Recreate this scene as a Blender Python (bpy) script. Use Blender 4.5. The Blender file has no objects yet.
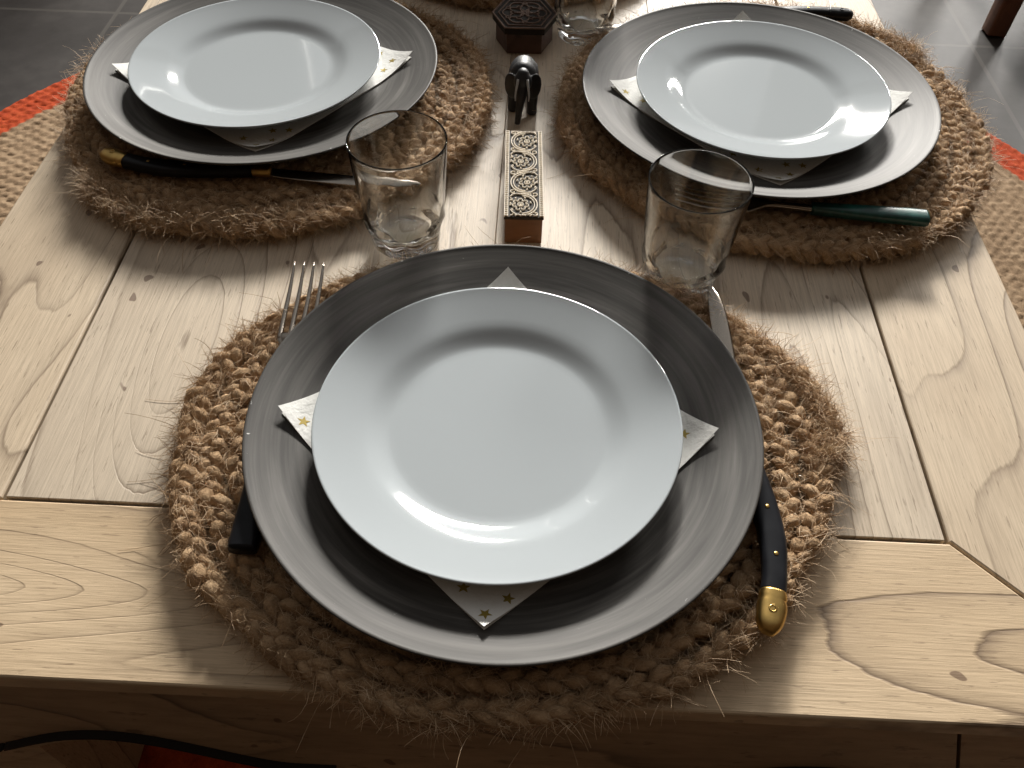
import bpy, math, random
import numpy as np
from mathutils import Vector, Matrix

S = 0.01                      # everything below is laid out in centimetres
PI = math.pi
scene = bpy.context.scene
col = scene.collection
FLOOR = -42.0
rng = np.random.default_rng(7)
random.seed(7)

# ------------------------------------------------------------------ helpers
class MB:
    """collects shapes (cm) and links them as ONE mesh object"""
    def __init__(s): s.v = []; s.f = []; s.m = []
    def add(s, verts, faces, mi=0):
        o = len(s.v)
        s.v += [tuple(map(float, p)) for p in verts]
        s.f += [tuple(int(i) + o for i in f) for f in faces]
        s.m += [mi] * len(faces)
        return s
    def box(s, x0, x1, y0, y1, z0, z1, mi=0, bev=0.0, M=None):
        if bev <= 0:
            P = [(x, y, z) for z in (z0, z1) for x, y in ((x0, y0), (x1, y0), (x1, y1), (x0, y1))]
            F = [(3, 2, 1, 0), (4, 5, 6, 7), (0, 1, 5, 4), (1, 2, 6, 5), (2, 3, 7, 6), (3, 0, 4, 7)]
            if M: P = [tuple(M @ Vector(p)) for p in P]
            return s.add(P, F, mi)
        return s.prism([(x0, y0), (x1, y0), (x1, y1), (x0, y1)], z0, z1, mi, bev, M)
    def prism(s, poly, z0, z1, mi=0, bev=0.0, M=None):
        """vertical prism on a ccw polygon with chamfered top and bottom edges"""
        n = len(poly)
        c = Vector((sum(p[0] for p in poly) / n, sum(p[1] for p in poly) / n))
        def inset(d):
            out = []
            for i in range(n):
                a, b, d2 = Vector(poly[i - 1]), Vector(poly[i]), Vector(poly[(i + 1) % n])
                e1 = (b - a).normalized(); e2 = (d2 - b).normalized()
                n1 = Vector((-e1.y, e1.x)); n2 = Vector((-e2.y, e2.x))
                k = (n1 + n2); k = k / max(k.dot(n1), 1e-6)
                out.append(b + k * d)
            return out
        if bev > 0:
            rings = [(inset(bev), z0), (poly, z0 + bev), (poly, z1 - bev), (inset(bev * .35), z1 - bev * .35), (inset(bev), z1)]
        else:
            rings = [(poly, z0), (poly, z1)]
        P = [(p[0], p[1], z) for r, z in rings for p in r]
        F = [tuple(range(n - 1, -1, -1)), tuple(range((len(rings) - 1) * n, len(rings) * n))]
        for k in range(len(rings) - 1):
            for i in range(n):
                j = (i + 1) % n
                F.append((k * n + i, k * n + j, (k + 1) * n + j, (k + 1) * n + i))
        if M: P = [tuple(M @ Vector(p)) for p in P]
        return s.add(P, F, mi)
    def lathe(s, prof, seg=128, mi=0, mod=None):
        """closed profile of (r, z), first and last on the axis"""
        P = []; idx = []
        for (r, z) in prof:
            if r < 1e-6:
                idx.append([len(P)]); P.append((0, 0, z))
            else:
                row = []
                for k in range(seg):
                    a = 2 * PI * k / seg
                    rr = mod(r, z, a) if mod else r
                    row.append(len(P)); P.append((rr * math.cos(a), rr * math.sin(a), z))
                idx.append(row)
        F = []
        for A, B in zip(idx, idx[1:]):
            for k in range(seg):
                j = (k + 1) % seg
                if len(A) == 1 and len(B) == 1: continue
                if len(A) == 1: F.append((A[0], B[j], B[k]))
                elif len(B) == 1: F.append((A[k], A[j], B[0]))
                else: F.append((A[k], A[j], B[j], B[k]))
        return s.add(P, F, mi)
    def sweep(s, pts, sec, seg=12, mi=0, up=(0, 0, 1), power=2.0, caps=True):
        """tube along pts; sec = list of (half width, half height)"""
        pts = [Vector(p) for p in pts]; n = len(pts); up = Vector(up)
        P = []
        for i, p in enumerate(pts):
            t = (pts[min(i + 1, n - 1)] - pts[max(i - 1, 0)]).normalized()
            sd = t.cross(up)
            if sd.length < 1e-4: sd = t.cross(Vector((0, 1, 0)))
            sd.normalize(); u = sd.cross(t)
            w, h = sec[i] if isinstance(sec, list) else sec
            for k in range(seg):
                a = 2 * PI * k / seg
                ca, sa = math.cos(a), math.sin(a)
                ca = math.copysign(abs(ca) ** (2 / power), ca); sa = math.copysign(abs(sa) ** (2 / power), sa)
                P.append(p + sd * (w * ca) + u * (h * sa))
        F = []
        for i in range(n - 1):
            for k in range(seg):
                j = (k + 1) % seg
                F.append((i * seg + k, i * seg + j, (i + 1) * seg + j, (i + 1) * seg + k))
        if caps:
            F.append(tuple(range(seg - 1, -1, -1))); F.append(tuple(range((n - 1) * seg, n * seg)))
        return s.add(P, F, mi)
    def ball(s, c, r, seg=16, mi=0):
        if not hasattr(r, '__len__'): r = (r, r, r)
        prof = [(math.sin(PI * k / (seg // 2)), -math.cos(PI * k / (seg // 2))) for k in range(seg // 2 + 1)]
        prof[0] = (0, -1); prof[-1] = (0, 1)
        t = MB().lathe(prof, seg)
        return s.add([(c[0] + r[0] * x, c[1] + r[1] * y, c[2] + r[2] * z) for x, y, z in t.v], t.f, mi)
    def mesh(s, name, mats, smooth=True):
        me = bpy.data.meshes.new(name)
        me.from_pydata([(x * S, y * S, z * S) for x, y, z in s.v], [], s.f)
        for m in (mats if isinstance(mats, (list, tuple)) else [mats]): me.materials.append(m)
        me.polygons.foreach_set('material_index', s.m)
        me.polygons.foreach_set('use_smooth', [bool(smooth)] * len(s.f))
        me.update()
        return me
    def build(s, name, mats, parent=None, smooth=True, sharp=None):
        me = s.mesh(name, mats, smooth)
        if smooth and sharp: me.set_sharp_from_angle(angle=math.radians(sharp))
        return link(name, me, parent)

def link(name, data, parent=None):
    o = bpy.data.objects.new(name, data); col.objects.link(o)
    if parent: o.parent = parent
    return o
def tag(o, label=None, cat=None, group=None, kind=None):
    if label: o['label'] = label
    if cat: o['category'] = cat
    if group: o['group'] = group
    if kind: o['kind'] = kind
    return o
def thing(name, label, cat, loc=(0, 0, 0), rz=0.0, group=None):
    o = link(name, None)
    o.location = [c * S for c in loc]; o.rotation_euler = (0, 0, rz)
    return tag(o, label, cat, group)
def place(o, x, y, z, rz=0.0):
    o.location = (x * S, y * S, z * S); o.rotation_euler = (0, 0, rz); return o
def mesh_from_np(name, V, F, mats):
    me = bpy.data.meshes.new(name)
    V = np.asarray(V, np.float32) * S; F = np.asarray(F, np.int32)
    k = F.shape[1]
    me.vertices.add(len(V)); me.vertices.foreach_set('co', V.ravel())
    me.loops.add(F.size); me.loops.foreach_set('vertex_index', F.ravel())
    me.polygons.add(len(F)); me.polygons.foreach_set('loop_start', np.arange(0, F.size, k, dtype=np.int32))
    me.update(calc_edges=True)
    me.polygons.foreach_set('use_smooth', np.ones(len(F), bool))
    for m in mats: me.materials.append(m)
    me.validate(); me.update()
    return me

# ------------------------------------------------------------------ materials
class NT:
    def __init__(s, name, rough=.5, metal=0.0):
        s.mat = bpy.data.materials.new(name); s.mat.use_nodes = True
        s.t = s.mat.node_tree; s.n = s.t.nodes
        s.bsdf = s.n['Principled BSDF']
        s.bsdf.inputs['Roughness'].default_value = rough; s.bsdf.inputs['Metallic'].default_value = metal
        s.tc = s.n.new('ShaderNodeTexCoord')
    def set(s, key, val):
        i = s.bsdf.inputs[key]
        if hasattr(val, 'is_linked') or isinstance(val, bpy.types.NodeSocket): s.t.links.new(val, i)
        else: i.default_value = val
        return s
    def lk(s, a, b): s.t.links.new(a, b)
    def mapping(s, scale=(1, 1, 1), loc=(0, 0, 0), rot=(0, 0, 0), vec=None):
        m = s.n.new('ShaderNodeMapping'); m.inputs['Scale'].default_value = scale
        m.inputs['Location'].default_value = loc; m.inputs['Rotation'].default_value = rot
        s.lk(vec or s.tc.outputs['Object'], m.inputs['Vector']); return m.outputs[0]
    def noise(s, vec, scale=5, detail=3, rough=.55, dist=0):
        n = s.n.new('ShaderNodeTexNoise'); n.inputs['Scale'].default_value = scale; n.inputs['Detail'].default_value = detail
        n.inputs['Roughness'].default_value = rough; n.inputs['Distortion'].default_value = dist
        s.lk(vec, n.inputs['Vector']); return n.outputs['Fac']
    def ramp(s, fac, stops, interp='LINEAR'):
        r = s.n.new('ShaderNodeValToRGB'); r.color_ramp.interpolation = interp
        e = r.color_ramp.elements
        while len(e) > 1: e.remove(e[-1])
        for i, (p, c) in enumerate(stops):
            el = e[0] if i == 0 else e.new(p)
            el.position = p; el.color = (*c, 1) if hasattr(c, '__len__') else (c, c, c, 1)
        s.lk(fac, r.inputs['Fac']); return r.outputs['Color']
    def math(s, op, a, b=None, c=None):
        m = s.n.new('ShaderNodeMath'); m.operation = op
        for i, x in enumerate((a, b, c)):
            if x is None: continue
            if isinstance(x, bpy.types.NodeSocket): s.lk(x, m.inputs[i])
            else: m.inputs[i].default_value = x
        return m.outputs[0]
    def mix(s, fac, a, b, mode='MIX'):
        m = s.n.new('ShaderNodeMix'); m.data_type = 'RGBA'; m.blend_type = mode
        for k, x in ((0, fac), (6, a), (7, b)):
            if isinstance(x, bpy.types.NodeSocket): s.lk(x, m.inputs[k])
            else: m.inputs[k].default_value = (*x, 1) if hasattr(x, '__len__') else x
        return m.outputs[2]
    def xyz(s, vec=None):
        m = s.n.new('ShaderNodeSeparateXYZ'); s.lk(vec or s.tc.outputs['Object'], m.inputs[0]); return m.outputs
    def comb(s, x, y, z):
        m = s.n.new('ShaderNodeCombineXYZ')
        for i, k in enumerate((x, y, z)):
            if isinstance(k, bpy.types.NodeSocket): s.lk(k, m.inputs[i])
            else: m.inputs[i].default_value = k
        return m.outputs[0]
    def bump(s, h, strength=.3, dist=.001):
        b = s.n.new('ShaderNodeBump'); b.inputs['Strength'].default_value = strength; b.inputs['Distance'].default_value = dist
        s.lk(h, b.inputs['Height']); s.lk(b.outputs[0], s.bsdf.inputs['Normal']); return s

def simple(name, c, rough=.5, metal=0.0, var=0.0, scale=60):
    t = NT(name, rough, metal)
    if var:
        f = t.noise(t.mapping(), scale, 4)
        t.set('Base Color', t.ramp(f, [(.3, [k * (1 - var) for k in c]), (.7, [min(1, k * (1 + var)) for k in c])]))
    else: t.set('Base Color', (*c, 1))
    return t.mat

def wood(name, axis, light, mid, line, seed=0.0, plank=0.0, x0=0.0, rough=.55, ring=13.0, knots=()):
    """weathered plank: growth-ring lines along `axis`, fine fibres, pores and soft patches"""
    t = NT(name, rough)
    X, Y, Z = t.xyz()
    if axis == 'x': X, Y = Y, X
    if plank:                                    # every board of the panel has its own grain
        pid = t.math('FLOOR', t.math('DIVIDE', t.math('SUBTRACT', X, x0), plank))
        wn = t.n.new('ShaderNodeTexWhiteNoise'); wn.noise_dimensions = '1D'; t.lk(t.math('ADD', pid, seed), wn.inputs['W'])
        shift = t.math('MULTIPLY', wn.outputs['Value'], 7.3)
    else:
        wn = None; shift = t.math('ADD', 0.0, seed)
    v = t.comb(X, t.math('ADD', Y, shift), t.math('ADD', Z, shift))
    # growth rings: contour lines of a long soft bump field
    f1 = t.noise(t.mapping((7.5, 1.0, 2), vec=v), 1.0, 2, .45, .35)
    wob = t.noise(t.mapping((40, 6, 20), vec=v), 1.0, 3)
    f1 = t.math('ADD', f1, t.math('MULTIPLY', wob, .016)); f1 = t.math('ADD', f1, t.math('MULTIPLY', t.noise(t.mapping((300, 40, 60), vec=v), 1.0, 2), .006))
    for kx, ky, sx, sy, amp in knots:            # cathedral arches round a knot
        gx = t.math('DIVIDE', t.math('SUBTRACT', X, kx), sx); gy = t.math('DIVIDE', t.math('SUBTRACT', Y, ky), sy)
        q = t.math('ADD', t.math('MULTIPLY', gx, gx), t.math('MULTIPLY', gy, gy))
        f1 = t.math('ADD', f1, t.math('MULTIPLY', t.math('EXPONENT', t.math('MULTIPLY', q, -1.0)), amp))
    rings = t.math('FRACT', t.math('MULTIPLY', f1, ring))
    lines = t.ramp(rings, [(0, 1.0), (.035, .6), (.10, .22), (.4, .03), (.6, 0), (.965, 0), (1, 1)])
    fade = t.ramp(t.noise(t.mapping((12, 3, 9), vec=v), 1, 3), [(.34, .3), (.55, 1)])
    lines = t.mix(1.0, lines, fade, 'MULTIPLY')
    fib = t.noise(t.mapping((800, 22, 90), vec=v), 1.0, 5, .7)
    pore = t.ramp(t.noise(t.mapping((620, 45, 90), vec=v), 1.0, 3, .6), [(.62, 0), (.68, 1)])
    patch = t.noise(t.mapping((6, 2.6, 5), vec=v), 1.0, 4, .6)
    base = t.mix(t.ramp(patch, [(.32, 0), (.68, 1)]), mid, light)
    base = t.mix(t.ramp(fib, [(.36, .55), (.60, 0)]), base, [k * .62 for k in mid])
    base = t.mix(t.math('MULTIPLY', pore, .5), base, line)
    base = t.mix(t.math('MULTIPLY', lines, .85), base, line)
    if wn is not None:
        base = t.mix(t.math('MULTIPLY', wn.outputs['Value'], .22), base, [k * .72 for k in mid])
    spots = t.ramp(t.noise(t.mapping((75, 40, 40), loc=(seed, 3, 1), vec=v), 1.0, 1), [(.745, 0), (.765, 1)])
    base = t.mix(t.math('MULTIPLY', spots, .7), base, (.09, .04, .02))
    t.set('Base Color', base)
    h = t.math('SUBTRACT', t.math('MULTIPLY', fib, .6), t.math('MULTIPLY', lines, .7))
    t.bump(h, .6, .0006)
    return t.mat

W_L, W_M, W_D = (.56, .46, .335), (.45, .345, .23), (.13, .082, .047)
M = {}
KP = ((-.243, .083, .045, .16, .42), (.215, .07, .03, .2, .3), (-.10, .30, .03, .15, .2))
KE = ((-.115, -.36, .018, .16, .3), (-.12, .33, .03, .2, .2))
M['panel'] = wood('panel wood', 'y', (.68, .585, .46), (.57, .465, .345), W_D, 1.7, .152, -.32194, knots=KP)
M['side'] = wood('side rail wood', 'y', (.65, .54, .40), (.54, .42, .29), W_D, 5.2)
M['end'] = wood('end rail wood', 'x', (.66, .515, .345), (.54, .395, .24), W_D, 9.1, knots=KE)
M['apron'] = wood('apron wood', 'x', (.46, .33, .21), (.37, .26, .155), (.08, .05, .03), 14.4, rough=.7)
M['recess_shade'] = simple('painted recess shade', (.012, .009, .007), .9)  # near-black colour puts the shade of a recess into the surface

def jute(name, a, b, c, ring=False):
    t = NT(name, .85)
    n = t.noise(t.mapping(), 55, 5, .7)
    n2 = t.noise(t.mapping(), 700, 3, .7)
    k = t.math('ADD', t.math('MULTIPLY', n, .6), t.math('MULTIPLY', n2, .4))
    colr = t.ramp(k, [(.32, a), (.5, b), (.7, c)])
    if ring:
        X, Y, Z = t.xyz()
        r = t.math('SQRT', t.math('ADD', t.math('MULTIPLY', X, X), t.math('MULTIPLY', Y, Y)))
        r = t.math('ADD', r, t.math('MULTIPLY', t.noise(t.mapping(), 40, 2), .012))
        red = t.ramp(k, [(.3, (.22, .022, .004)), (.52, (.42, .055, .012)), (.72, (.58, .12, .035))])
        m = t.ramp(t.math('DIVIDE', r, 1.2), [(0, 0), (.44, 0), (.4405, 1), (.53, 1), (.5305, 0), (.853, 0), (.8535, 1), (1, 1)])
        colr = t.mix(m, colr, red)
    t.set('Base Color', colr)
    t.bump(n2, .8, .001)
    t.set('Specular IOR Level', .15)
    return t.mat
M['jute'] = jute('braided jute', (.19, .115, .06), (.42, .28, .16), (.58, .42, .265))
M['rug'] = jute('woven jute rug', (.16, .102, .057), (.31, .212, .128), (.43, .315, .205), True)
t = NT('loose jute fibre', .6)
oi = t.noise(t.mapping(), 90, 2)
t.set('Base Color', t.ramp(oi, [(.3, (.26, .16, .08)), (.5, (.50, .345, .205)), (.7, (.72, .56, .38))]))
M['fibre'] = t.mat

# brushed dark grey glaze: streaks run round the plate, white body shows where the rim is chipped
t = NT('dark grey brushed glaze', .55); t.set('Specular IOR Level', .25)
X, Y, Z = t.xyz()
r = t.math('SQRT', t.math('ADD', t.math('MULTIPLY', X, X), t.math('MULTIPLY', Y, Y)))
ang = t.math('ARCTAN2', Y, X)
ca, sa = t.math('COSINE', ang), t.math('SINE', ang)
pol = t.comb(t.math('MULTIPLY', ca, 1.3), t.math('MULTIPLY', sa, 1.3), t.math('MULTIPLY', r, 230))
st = t.noise(pol, 1.0, 5, .62, .4)
pol2 = t.comb(t.math('MULTIPLY', ca, .9), t.math('MULTIPLY', sa, .9), t.math('MULTIPLY', r, 60))
st2 = t.noise(pol2, 1.0, 3, .5, .6)
k = t.math('ADD', t.math('MULTIPLY', st, .55), t.math('MULTIPLY', st2, .45))
g = t.ramp(k, [(.36, (.034, .031, .028)), (.48, (.064, .060, .055)), (.6, (.108, .102, .094)), (.70, (.19, .182, .172))])
edge = t.ramp(t.math('MULTIPLY', r, 5.0), [(.8, 0), (.812, 1)])          # r > 16.2 cm
chipn = t.ramp(t.noise(t.mapping((1, 1, 1)), 85, 2), [(.73, 0), (.745, 1)])
g = t.mix(t.math('MULTIPLY', edge, chipn), g, (.8, .79, .76))
scr = t.ramp(t.noise(t.mapping((1, 1, 1), loc=(3, 1, 2)), 140, 4, .7, 2.0), [(.70, 0), (.73, 1)])
outer = t.ramp(t.math('MULTIPLY', r, 5.0), [(.66, 0), (.8, 1)])
g = t.mix(t.math('MULTIPLY', t.math('MULTIPLY', scr, outer), .55), g, (.55, .55, .54))
t.set('Base Color', g)
t.bump(st, .12, .0004)
M['charger'] = t.mat
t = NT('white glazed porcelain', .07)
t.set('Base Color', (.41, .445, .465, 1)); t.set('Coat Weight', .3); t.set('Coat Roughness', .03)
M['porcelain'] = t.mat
t = NT('white paper napkin', .8)
w = t.noise(t.mapping((1, 1, 1), rot=(0, 0, .78)), 320, 2)
t.set('Base Color', (.78, .78, .75, 1)); t.bump(w, .6, .0008)
M['napkin'] = t.mat
M['gold'] = simple('gold star print', (.40, .30, .07), .4, .35, .2)
t = NT('clear glass', 0.02)
t.set('Base Color', (.98, .99, .985, 1)); t.set('Transmission Weight', 1.0); t.set('IOR', 1.45)
M['glass'] = t.mat
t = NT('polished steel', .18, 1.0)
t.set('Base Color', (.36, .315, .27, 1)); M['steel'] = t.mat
t = NT('black horn handle', .33); t.set('Specular IOR Level', .18)
n = t.noise(t.mapping((1, 1, 1)), 40, 4)
t.set('Base Color', t.ramp(n, [(.4, (.006, .006, .008)), (.75, (.016, .017, .020))])); M['black'] = t.mat
t = NT('dark green handle', .3)
n = t.noise(t.mapping((1, 1, 1)), 60, 4)
t.set('Base Color', t.ramp(n, [(.35, (.006, .035, .032)), (.7, (.015, .10, .085))])); M['green'] = t.mat
M['brass'] = simple('brass', (.55, .36, .12), .3, 1.0, .15, 120)
M['block'] = wood('stamp block wood', 'x', (.26, .12, .05), (.19, .082, .034), (.05, .02, .01), 3.3)
M['hex'] = wood('hexagonal stamp wood', 'x', (.16, .085, .06), (.11, .06, .045), (.03, .016, .012), 6.3)
M['recess'] = simple('dark carved ground', (.022, .017, .013), .8, 0, .3, 300)
M['chalk'] = simple('pale worn relief', (.78, .70, .58), .8, 0, .12, 260)
M['hexrelief'] = simple('brown worn relief', (.20, .135, .105), .8, 0, .2, 260)
M['ebony'] = simple('black polished ebony', (.007, .008, .011), .5, 0, .3, 90)
M['tusk'] = simple('pale grey tusk', (.42, .43, .44), .5)
M['legwood'] = wood('brown chair wood', 'y', (.22, .11, .06), (.15, .07, .04), (.05, .02, .012), 2.2)

t = NT('grey slate floor tile', .5); t.set('Specular IOR Level', .3)
X, Y, Z = t.xyz()
TILE = .445
def grout_dist(c, off):
    k = t.math('FRACT', t.math('DIVIDE', t.math('SUBTRACT', c, off), TILE))
    return t.math('ABSOLUTE', t.math('SUBTRACT', k, .5))
gd = t.math('MAXIMUM', grout_dist(X, .905 + TILE / 2 * 0), grout_dist(Y, 1.37))
gm = t.ramp(gd, [(.4885, 0), (.492, 1)])
n = t.noise(t.mapping((1, 1, 1)), 5, 5, .6)
n2 = t.noise(t.mapping((1, 1, 1)), 30, 4, .6)
base = t.ramp(t.math('ADD', t.math('MULTIPLY', n, .7), t.math('MULTIPLY', n2, .3)), [(.3, (.020, .017, .015)), (.5, (.036, .032, .030)), (.72, (.066, .060, .055))])
t.set('Base Color', t.mix(gm, base, (.062, .056, .05)))
t.bump(t.math('ADD', n2, t.math('MULTIPLY', gm, -.5)), .15, .001)
M['tile'] = t.mat

# ------------------------------------------------------------------ setting
fl = MB().box(-260, 280, -200, 330, FLOOR - 4, FLOOR).build('floor', M['tile'], smooth=False)
tag(fl, 'grey slate tiled floor with pale grout lines', 'floor', kind='structure')

WY = 315.0
wb = MB()
WX0, WX1, WZ0, WZ1 = -110, 110, 15, 205
VX0, VX1 = 135, 245
for x0, x1, z0, z1 in ((-260, WX0, FLOOR, 230), (WX1, VX0, FLOOR, 230), (VX1, 280, FLOOR, 230), (WX0, WX1, FLOOR, WZ0), (WX0, WX1, WZ1, 230), (VX0, VX1, FLOOR, WZ0), (VX0, VX1, WZ1, 230)):
    wb.box(x0, x1, WY, WY + 6, z0, z1)
tag(wb.build('wall_far', simple('white plaster', (.62, .60, .56), .9, 0, .04, 12), smooth=False), 'white plaster wall with a wide window beyond the far end of the table', 'wall', kind='structure')
M['frame'] = simple('white window frame', (.7, .7, .68), .4)
for nm, a0, a1, mid, lab in (('window_1', WX0, WX1, (-62, -56), 'wide white framed window in the far wall'), ('window_2', VX0, VX1, (187, 193), 'white framed window in the far wall towards the right')):
    fb = MB()
    for x0, x1, z0, z1 in ((a0, a0 + 7, WZ0, WZ1), (a1 - 7, a1, WZ0, WZ1), (a0, a1, WZ0, WZ0 + 7), (a0, a1, WZ1 - 7, WZ1), (*mid, WZ0, WZ1)):
        fb.box(x0, x1, WY + 1, WY + 5, z0, z1, bev=.4)
    tag(fb.build(nm, M['frame'], smooth=False), lab, 'window', kind='structure')

# ------------------------------------------------------------------ rug
RUGC = (-4.0, 41.0); RUGR = 108.5
nr, na = 250, 1500
rr = np.linspace(.5, RUGR, nr)
aa = np.arange(na) / na * 2 * PI
Rg, Ag = np.meshgrid(rr, aa, indexing='ij')
row = Rg / 1.9
rowi = np.floor(row); rowf = row - rowi
arc = Ag * np.round(rowi * 1.9 / 1.7 * 2 * PI / (2 * PI) * 6.2832 / 1.0) 
ph = arc + (np.abs(rowf - .5) * 3.0) * 2 * PI * .5
h = .55 + .45 * np.sqrt(np.clip(1 - (2 * rowf - 1) ** 2, 0, 1)) * (.65 + .35 * np.cos(ph)) + rng.normal(0, .05, Rg.shape)
edge = np.clip((RUGR - Rg) / .8, 0, 1); h = h * (.15 + .85 * np.sqrt(edge))
wob = 1 + .006 * np.sin(3 * Ag + 1) + .003 * np.sin(11 * Ag)
V = np.stack([Rg * wob * np.cos(Ag), Rg * wob * np.sin(Ag), h], -1).reshape(-1, 3)
V = np.vstack([V, [[0, 0, .6]]])
ii, jj = np.meshgrid(np.arange(nr - 1), np.arange(na), indexing='ij')
j2 = (jj + 1) % na
F = np.stack([ii * na + jj, (ii + 1) * na + jj, (ii + 1) * na + j2, ii * na + j2], -1).reshape(-1, 4)
rug = link('round_rug', mesh_from_np('round_rug', V, F, [M['rug']]))
place(rug, RUGC[0], RUGC[1], FLOOR)
tag(rug, 'round woven jute rug with orange red rings on the floor under the table', 'rug')

# ------------------------------------------------------------------ table
xL, xl, xr, xR = -43.7, -32.2, 28.62, 40.0
yF, yf, yb, yB = -16.84, -5.38, 86.8, 98.3
GP = .16
table = thing('dining_table', 'low pale wooden table with mitred frame under the place settings', 'table', (0, 0, FLOOR))
def tz(o): o.location = (0, 0, -FLOOR * S); return o
b = MB()
edges = [xl + GP, -17.0, -1.78, 13.4, xr - GP]
for a0, a1 in zip(edges, edges[1:]):
    b.box(a0 + .015, a1 - .015, yf + GP, yb - GP, -2.0, 0, bev=.05)
tz(b.build('top_panel', M['panel'], table, smooth=False))
g = GP * .6
tz(MB().prism([(xL, yF), (xR, yF), (xr + g, yf - GP * .2), (xl - g, yf - GP * .2)], -1.6, 0, bev=.16).build('end_rail', M['end'], table, smooth=False))
tz(MB().prism([(xl - g, yb + GP * .2), (xr + g, yb + GP * .2), (xR, yB), (xL, yB)], -1.6, 0, bev=.16).build('end_rail', M['end'], table, smooth=False))
m = .14
tz(MB().prism([(xL, yF + m), (xl - g, yf + m), (xl - g, yb - m), (xL, yB - m)], -1.6, 0, bev=.16).build('side_rail', M['side'], table, smooth=False))
tz(MB().prism([(xr + g, yf + m), (xR, yF + m), (xR, yB - m), (xr + g, yb - m)], -1.6, 0, bev=.16).build('side_rail', M['side'], table, smooth=False))
tz(MB().box(xL + 1.5, xR - 1.5, yF + 1.5, yB - 1.5, -2.7, -2.05).build('underboard', M['recess_shade'], table, smooth=False))
def ogee(x):
    """lower edge of the apron: two ogee arches, seen from the long or the short side"""
    z = -17.0
    for c in (-25.2, 21.5):
        d = abs(x - c)
        if d < 11.5:
            k = d / 11.5
            z = max(z, -17.0 + 5.2 * (math.cos(PI * k) * .5 + .5) ** .8)
    return z
def apron_board(b, x0, x1, yface, th, sgn, s0=0.0, s1=0.0):
    n = max(6, int((x1 - x0) / .35)); P = []
    for i in range(n + 1):
        x = x0 + (x1 - x0) * i / n; sh = s0 + (s1 - s0) * i / n; xb = x
        for _ in range(6): xb = x + sh * (-1.66 - ogee(xb))
        for (y, z) in ((yface, -1.66), (yface, ogee(x)), (yface + th * sgn, ogee(x)), (yface + th * sgn, -1.66)):
            P.append((x if z == -1.66 else xb, y, z if z == -1.66 else ogee(xb)))
    F = []
    for i in range(n):
        for k in range(4):
            k2 = (k + 1) % 4
            F.append((i * 4 + k, (i + 1) * 4 + k, (i + 1) * 4 + k2, i * 4 + k2))
    F.append((3, 2, 1, 0)); F.append((n * 4, n * 4 + 1, n * 4 + 2, n * 4 + 3))
    if sgn < 0: F = [f[::-1] for f in F]
    b.add(P, F)
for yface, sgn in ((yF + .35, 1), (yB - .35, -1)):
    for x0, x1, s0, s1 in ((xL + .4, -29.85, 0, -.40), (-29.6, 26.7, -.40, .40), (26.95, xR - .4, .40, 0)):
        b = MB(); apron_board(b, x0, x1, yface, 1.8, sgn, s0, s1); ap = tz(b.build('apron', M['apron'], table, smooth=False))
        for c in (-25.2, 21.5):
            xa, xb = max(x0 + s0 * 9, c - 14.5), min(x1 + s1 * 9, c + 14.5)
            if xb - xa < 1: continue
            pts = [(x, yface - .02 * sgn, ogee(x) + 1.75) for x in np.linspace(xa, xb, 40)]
            MB().sweep(pts, (.14, .55), 8, up=(0, 1, 0)).build('groove_shade_strip', M['recess_shade'], ap)  # raised black strip, painted as the shade inside a carved groove
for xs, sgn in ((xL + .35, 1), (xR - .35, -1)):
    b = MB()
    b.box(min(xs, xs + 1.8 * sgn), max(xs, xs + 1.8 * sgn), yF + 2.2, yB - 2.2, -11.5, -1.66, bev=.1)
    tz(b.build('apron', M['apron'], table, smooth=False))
for x0, x1 in ((xL + 2.2, xL + 9), (xR - 9, xR - 2.2)):
    for y0, y1 in ((yF + 2.2, yF + 9), (yB - 9, yB - 2.2)):
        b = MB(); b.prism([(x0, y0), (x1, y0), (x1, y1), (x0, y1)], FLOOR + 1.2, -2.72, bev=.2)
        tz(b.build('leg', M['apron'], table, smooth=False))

# ------------------------------------------------------------------ placemats
def spiral_braid(R0=21.3, Rin=7.0, pitch=1.85):
    turns = (R0 - Rin) / pitch
    n = int(2 * PI * turns * (R0 + Rin) / 2 / .24)
    # equal arc steps
    u = np.linspace(0, 1, n)
    L0 = R0 ** 2; rad = np.sqrt(L0 - u * (L0 - Rin ** 2))
    th = (R0 - rad) / pitch * 2 * PI
    s = np.concatenate([[0], np.cumsum(np.hypot(np.diff(rad), rad[1:] * np.diff(th)))])
    wob = .22 * np.sin(3 * th + .5) + .16 * np.sin(7.3 * th) + .1 * np.sin(17.1 * th)
    rad2 = rad + wob * np.clip((rad - 8) / 10, 0, 1)
    # tuck the free end in
    rad2 = rad2 - 1.0 * np.exp(-s / 2.5)
    C = np.stack([rad2 * np.cos(th), rad2 * np.sin(th), 0 * th], -1)
    T = np.gradient(C, axis=0); T /= np.linalg.norm(T, axis=1, keepdims=True)
    side = np.stack([T[:, 1], -T[:, 0], 0 * th], -1); up = np.array([0, 0, 1.0])
    period = 4.0
    strands = []
    jit = np.interp(s, np.arange(0, s[-1] + 9, 3.0), rng.normal(0, .45, len(np.arange(0, s[-1] + 9, 3.0))))
    for k in range(3):
        w = 2 * PI * (s / period) + k * 2 * PI / 3 + jit
        amp = np.interp(s, np.arange(0, s[-1] + 9, 1.7), rng.normal(1, .16, len(np.arange(0, s[-1] + 9, 1.7))))
        lat = .48 * amp * np.sin(w); ver = .40 * amp * np.sin(2 * w)
        strands.append((C + side * lat[:, None] + up * (1.0 + ver)[:, None], w))
    return strands, s
strands, s_arc = spiral_braid()
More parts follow.
